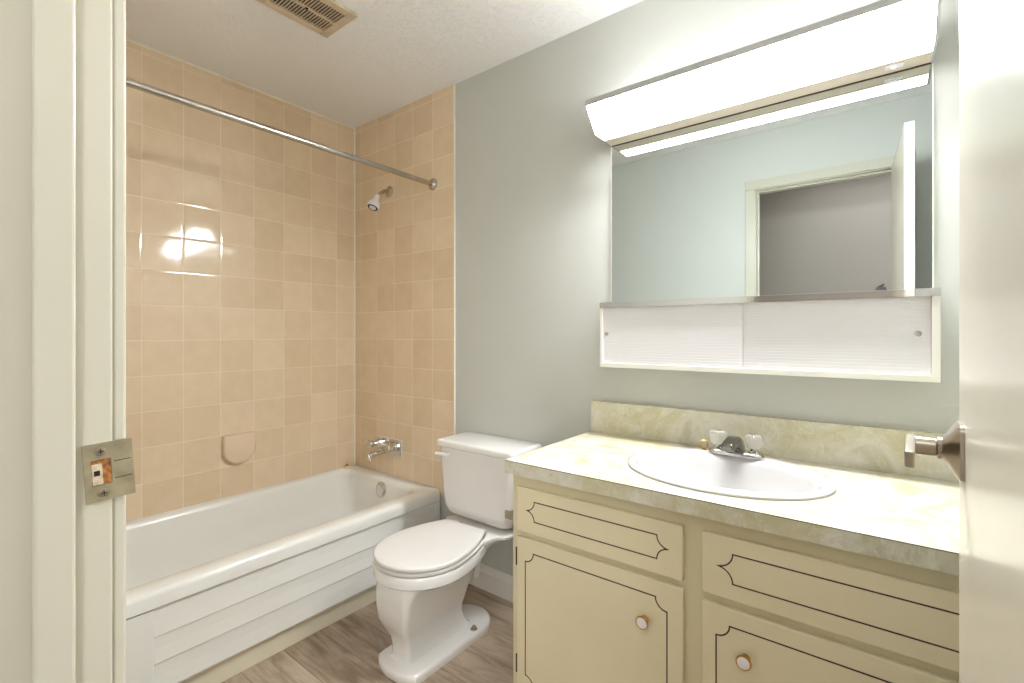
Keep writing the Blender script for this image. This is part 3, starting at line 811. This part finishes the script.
for s_ in (-1, 1):
    hx_ = FX + s_ * 0.051
    h = obj('handle', lathe(B(), (hx_, FY, FZ + 0.010), (0, 0, 1), [(0, 0.019), (0.004, 0.018), (0.009, 0.011), (0.016, 0.010)], 24), 'chrome', fa, True)
    bm = B()
    prof = [(0, 0.012), (0.004, 0.019), (0.018, 0.0235), (0.034, 0.0255), (0.040, 0.023), (0.043, 0.016)]
    n = 40; rgs = []
    for hh, r in prof:
        rgs.append([(hx_ + r * (1 + 0.06 * math.cos(5 * 2 * PI * k / n)) * math.cos(2 * PI * k / n), FY + r * (1 + 0.06 * math.cos(5 * 2 * PI * k / n)) * math.sin(2 * PI * k / n), FZ + 0.024 + hh) for k in range(n)])
    loft(bm, rgs)
    k_ = obj('knob', bm, 'acrylic', h, True, angle=50); k_['label'] = 'clear acrylic knob'
    obj('cap', lathe(B(), (hx_, FY, FZ + 0.0672), (0, 0, 1), [(0, 0.011), (0.003, 0.010), (0.004, 0.005)], 20), 'chrome', h, True)
bm = B()
pts = [(FX - 0.098 + 0.012 * math.cos(2 * PI * k / 20), FY + 0.012 + 0.003 * math.sin(4 * PI * k / 20), FZ + 0.014 + 0.013 * math.sin(2 * PI * k / 20)) for k in range(21)]
tube(bm, pts, 0.0028, 10)
o = obj('chain_ring', bm, 'brass', fa, True); o['label'] = 'small brass ring beside the left knob'

# ------------------------------------------------------------------ paper holder on the side of the vanity
ph = thing('paper_holder', 'small square chrome paper holder on the side of the vanity facing the toilet', 'paper holder', (CX0, 1.25, 0.62))
bm = B(); box(bm, CX0 - 0.004, CX0 - 0.0002, 1.19, 1.33, 0.60, 0.65, 0.001)
obj('mount', bm, 'nickel', ph)
for yy in (1.19, 1.324):
    obj('arm', box(B(), CX0 - 0.052, CX0 - 0.003, yy, yy + 0.006, 0.611, 0.637, 0.0015), 'nickel', ph)
obj('roller', cyl(B(), (CX0 - 0.04, 1.195, 0.624), (CX0 - 0.04, 1.325, 0.624), 0.008, seg=18), 'nickel', ph, True)

# ------------------------------------------------------------------ mirror and the sliding-door cabinet beneath
YM = 1.690
MX0, MX1 = -0.820, 0.1105
bm = B(); box(bm, MX0, MX1, YM, YM + 0.005, 1.316, 1.922)
mi = thing('mirror', 'large frameless wall mirror above the vanity reflecting the doorway', 'mirror', ((MX0 + MX1) / 2, YM, 1.316))
obj('glass', bm, 'mirror', mi)
obj('backing', box(B(), MX0, MX1, YM + 0.0052, YB - 0.0005, 1.316, 1.922), 'white_cab', mi)
obj('edge_strip', box(B(), MX0 - 0.0025, MX0, YM, YB - 0.0005, 1.316, 1.922), 'white_cab', mi)
obj('edge_strip', box(B(), MX1, MX1 + 0.0025, YM, YB - 0.0005, 1.316, 1.922), 'white_cab', mi)

BX0, BX1, BY, BZ0, BZ1 = -0.823, 0.120, 1.600, 1.078, 1.315
mc = thing('medicine_cabinet', 'low white wall cabinet with ribbed sliding doors under the mirror', 'cabinet', ((BX0 + BX1) / 2, 1.65, BZ0))
bm = B()
box(bm, BX0, BX1, BY, YB - 0.0005, BZ0, BZ0 + 0.016, 0.001)
box(bm, BX0, BX0 + 0.009, BY, YB - 0.0005, BZ0 + 0.016, BZ1 - 0.018)
box(bm, BX1 - 0.016, BX1, BY, YB - 0.0005, BZ0 + 0.016, BZ1 - 0.018)
box(bm, BX0, BX1, BY + 0.004, YB - 0.0005, BZ1 - 0.018, BZ1 - 0.002)
box(bm, BX0 + 0.009, BX1 - 0.016, YB - 0.012, YB - 0.0005, BZ0 + 0.016, BZ1 - 0.018)
obj('case', bm, 'white_cab', mc)
def ribbed(x0, x1, y, label_x):
    bm = B(); n = 22; za, zb = BZ0 + 0.0165, BZ1 - 0.0185
    pr = [(y + 0.005, za)]
    for k in range(n):
        z_a = za + (zb - za) * k / n; z_b = za + (zb - za) * (k + 1) / n; g = (z_b - z_a)
        pr += [(y, z_a + 0.0001), (y, z_a + g * 0.8), (y + 0.0004, z_a + g * 0.86), (y + 0.0004, z_b - g * 0.04)]
    pr.append((y + 0.005, zb))
    prism_x(bm, pr, x0, x1)
    d = obj('sliding_door', bm, 'slide', mc)
    obj('finger_pull', lathe(B(), (label_x, y + 0.0005, 1.201), (0, -1, 0), [(0, 0.0075), (0.003, 0.0075), (0.003, 0.0045), (0.001, 0.004)], 20), 'chrome', d, True)
M['slide'] = simple('white_ribbed_plastic', srgb(236, 232, 234), 0.35, var=0.01)
ribbed(BX0 + 0.0095, -0.338, BY + 0.008, -0.800)
ribbed(-0.348, BX1 - 0.0165, BY + 0.016, 0.078)
rl = obj('top_rail', box(B(), BX0 - 0.001, BX1 + 0.001, BY - 0.002, BY + 0.0035, BZ1 - 0.019, BZ1 + 0.001, 0.0008), 'chrome', mc)
rl['label'] = 'polished chrome edge rail'
obj('rail_joint', box(B(), -0.350, -0.322, BY - 0.0032, BY + 0.0035, BZ1 - 0.020, BZ1 + 0.0015), 'chrome', mc)
obj('rail_end', box(B(), 0.070, BX1 + 0.0015, BY - 0.0032, BY + 0.0035, BZ1 - 0.0195, BZ1 + 0.0015), 'rail', mc)

# small black clip standing on the cabinet top
t = thing('clip', 'tiny black clip on top of the white wall cabinet near its right end', 'clip', (0.01, 1.66, BZ1 - 0.002))
bm = B(); loft(bm, [[(x, y, BZ1 - 0.0018) for x, y in ((-0.012, 1.625), (0.014, 1.625), (0.014, 1.645), (-0.012, 1.645))],
                    [(x, y, BZ1 + 0.012) for x, y in ((-0.008, 1.630), (0.012, 1.628), (0.012, 1.642), (-0.008, 1.642))]])
obj('clip_body', bm, 'black', t)
obj('clip_arm', tube(B(), [(-0.005, 1.64, BZ1 + 0.012), (0.008, 1.648, BZ1 + 0.020)], 0.003, 8), 'black', t)

# ------------------------------------------------------------------ vanity light fixture
LX0, LX1, LZ = -0.820, 0.1105, 1.9235
li = thing('vanity_light', 'long lit fluorescent light fixture with white diffuser above the mirror', 'light fixture', ((LX0 + LX1) / 2, YB, LZ))
b0, b1, b2 = YM - 0.068, YM - 0.136, YM - 0.205
bm = B()
prism_x(bm, [(YB - 0.0005, LZ), (b0, LZ), (b0, LZ + 0.010), (YB - 0.03, LZ + 0.010), (YB - 0.03, 2.015), (YB - 0.0005, 2.015)], LX0 + 0.004, LX1 - 0.004)
obj('housing', bm, 'housing', li)
bm = B()
prism_x(bm, [(b1 + 0.004, LZ + 0.012), (b1 + 0.0015, LZ + 0.0012), (b1, LZ + 0.003), (b2 + 0.004, 2.000), (b2 + 0.006, 2.004), (b2 + 0.016, 2.004)], LX0 + 0.0042, LX1 - 0.0042)
obj('diffuser', bm, 'diffuser', li)
obj('underside_sheet', box(B(), LX0 + 0.0042, LX1 - 0.0042, b1 + 0.0045, b0 - 0.0003, LZ + 0.0005, LZ + 0.0045), 'underside', li)
obj('top_sheet', box(B(), LX0 + 0.0042, LX1 - 0.0042, b2 + 0.015, YB - 0.031, 2.0045, 2.0085), 'top_sheet', li)
for xa_, xb_ in ((LX0 - 0.001, LX0 + 0.0038), (LX1 - 0.0038, LX1 + 0.003)):
    bm = B(); prism_x(bm, [(YB - 0.0005, LZ - 0.001), (b1 - 0.002, LZ - 0.001), (b2 - 0.003, 1.999), (b2 - 0.002, 2.013), (YB - 0.0005, 2.018)], xa_, xb_)
    obj('end_cap', bm, 'rail', li)
bm = B(); prism_x(bm, [(b2 + 0.003, 2.0005), (b2 - 0.003, 2.0005), (b2 - 0.003, 2.021), (b2 + 0.014, 2.021), (b2 + 0.014, 2.009), (b2 + 0.004, 2.009)], LX0 - 0.001, LX1 + 0.003)
obj('front_rail', bm, 'rail', li)
obj('seam', box(B(), LX0 + 0.002, LX1 - 0.002, YM - 0.004, YM - 0.0005, LZ - 0.0015, LZ - 0.0002), 'inlay', li)
sw = obj('switch', box(B(), 0.010, 0.050, b0 + 0.016, b0 + 0.038, LZ - 0.003, LZ - 0.0002, 0.001), 'white_plastic', li)
obj('toggle', box(B(), 0.024, 0.036, b0 + 0.021, b0 + 0.033, LZ - 0.008, LZ - 0.003, 0.0015), 'white_plastic', sw)
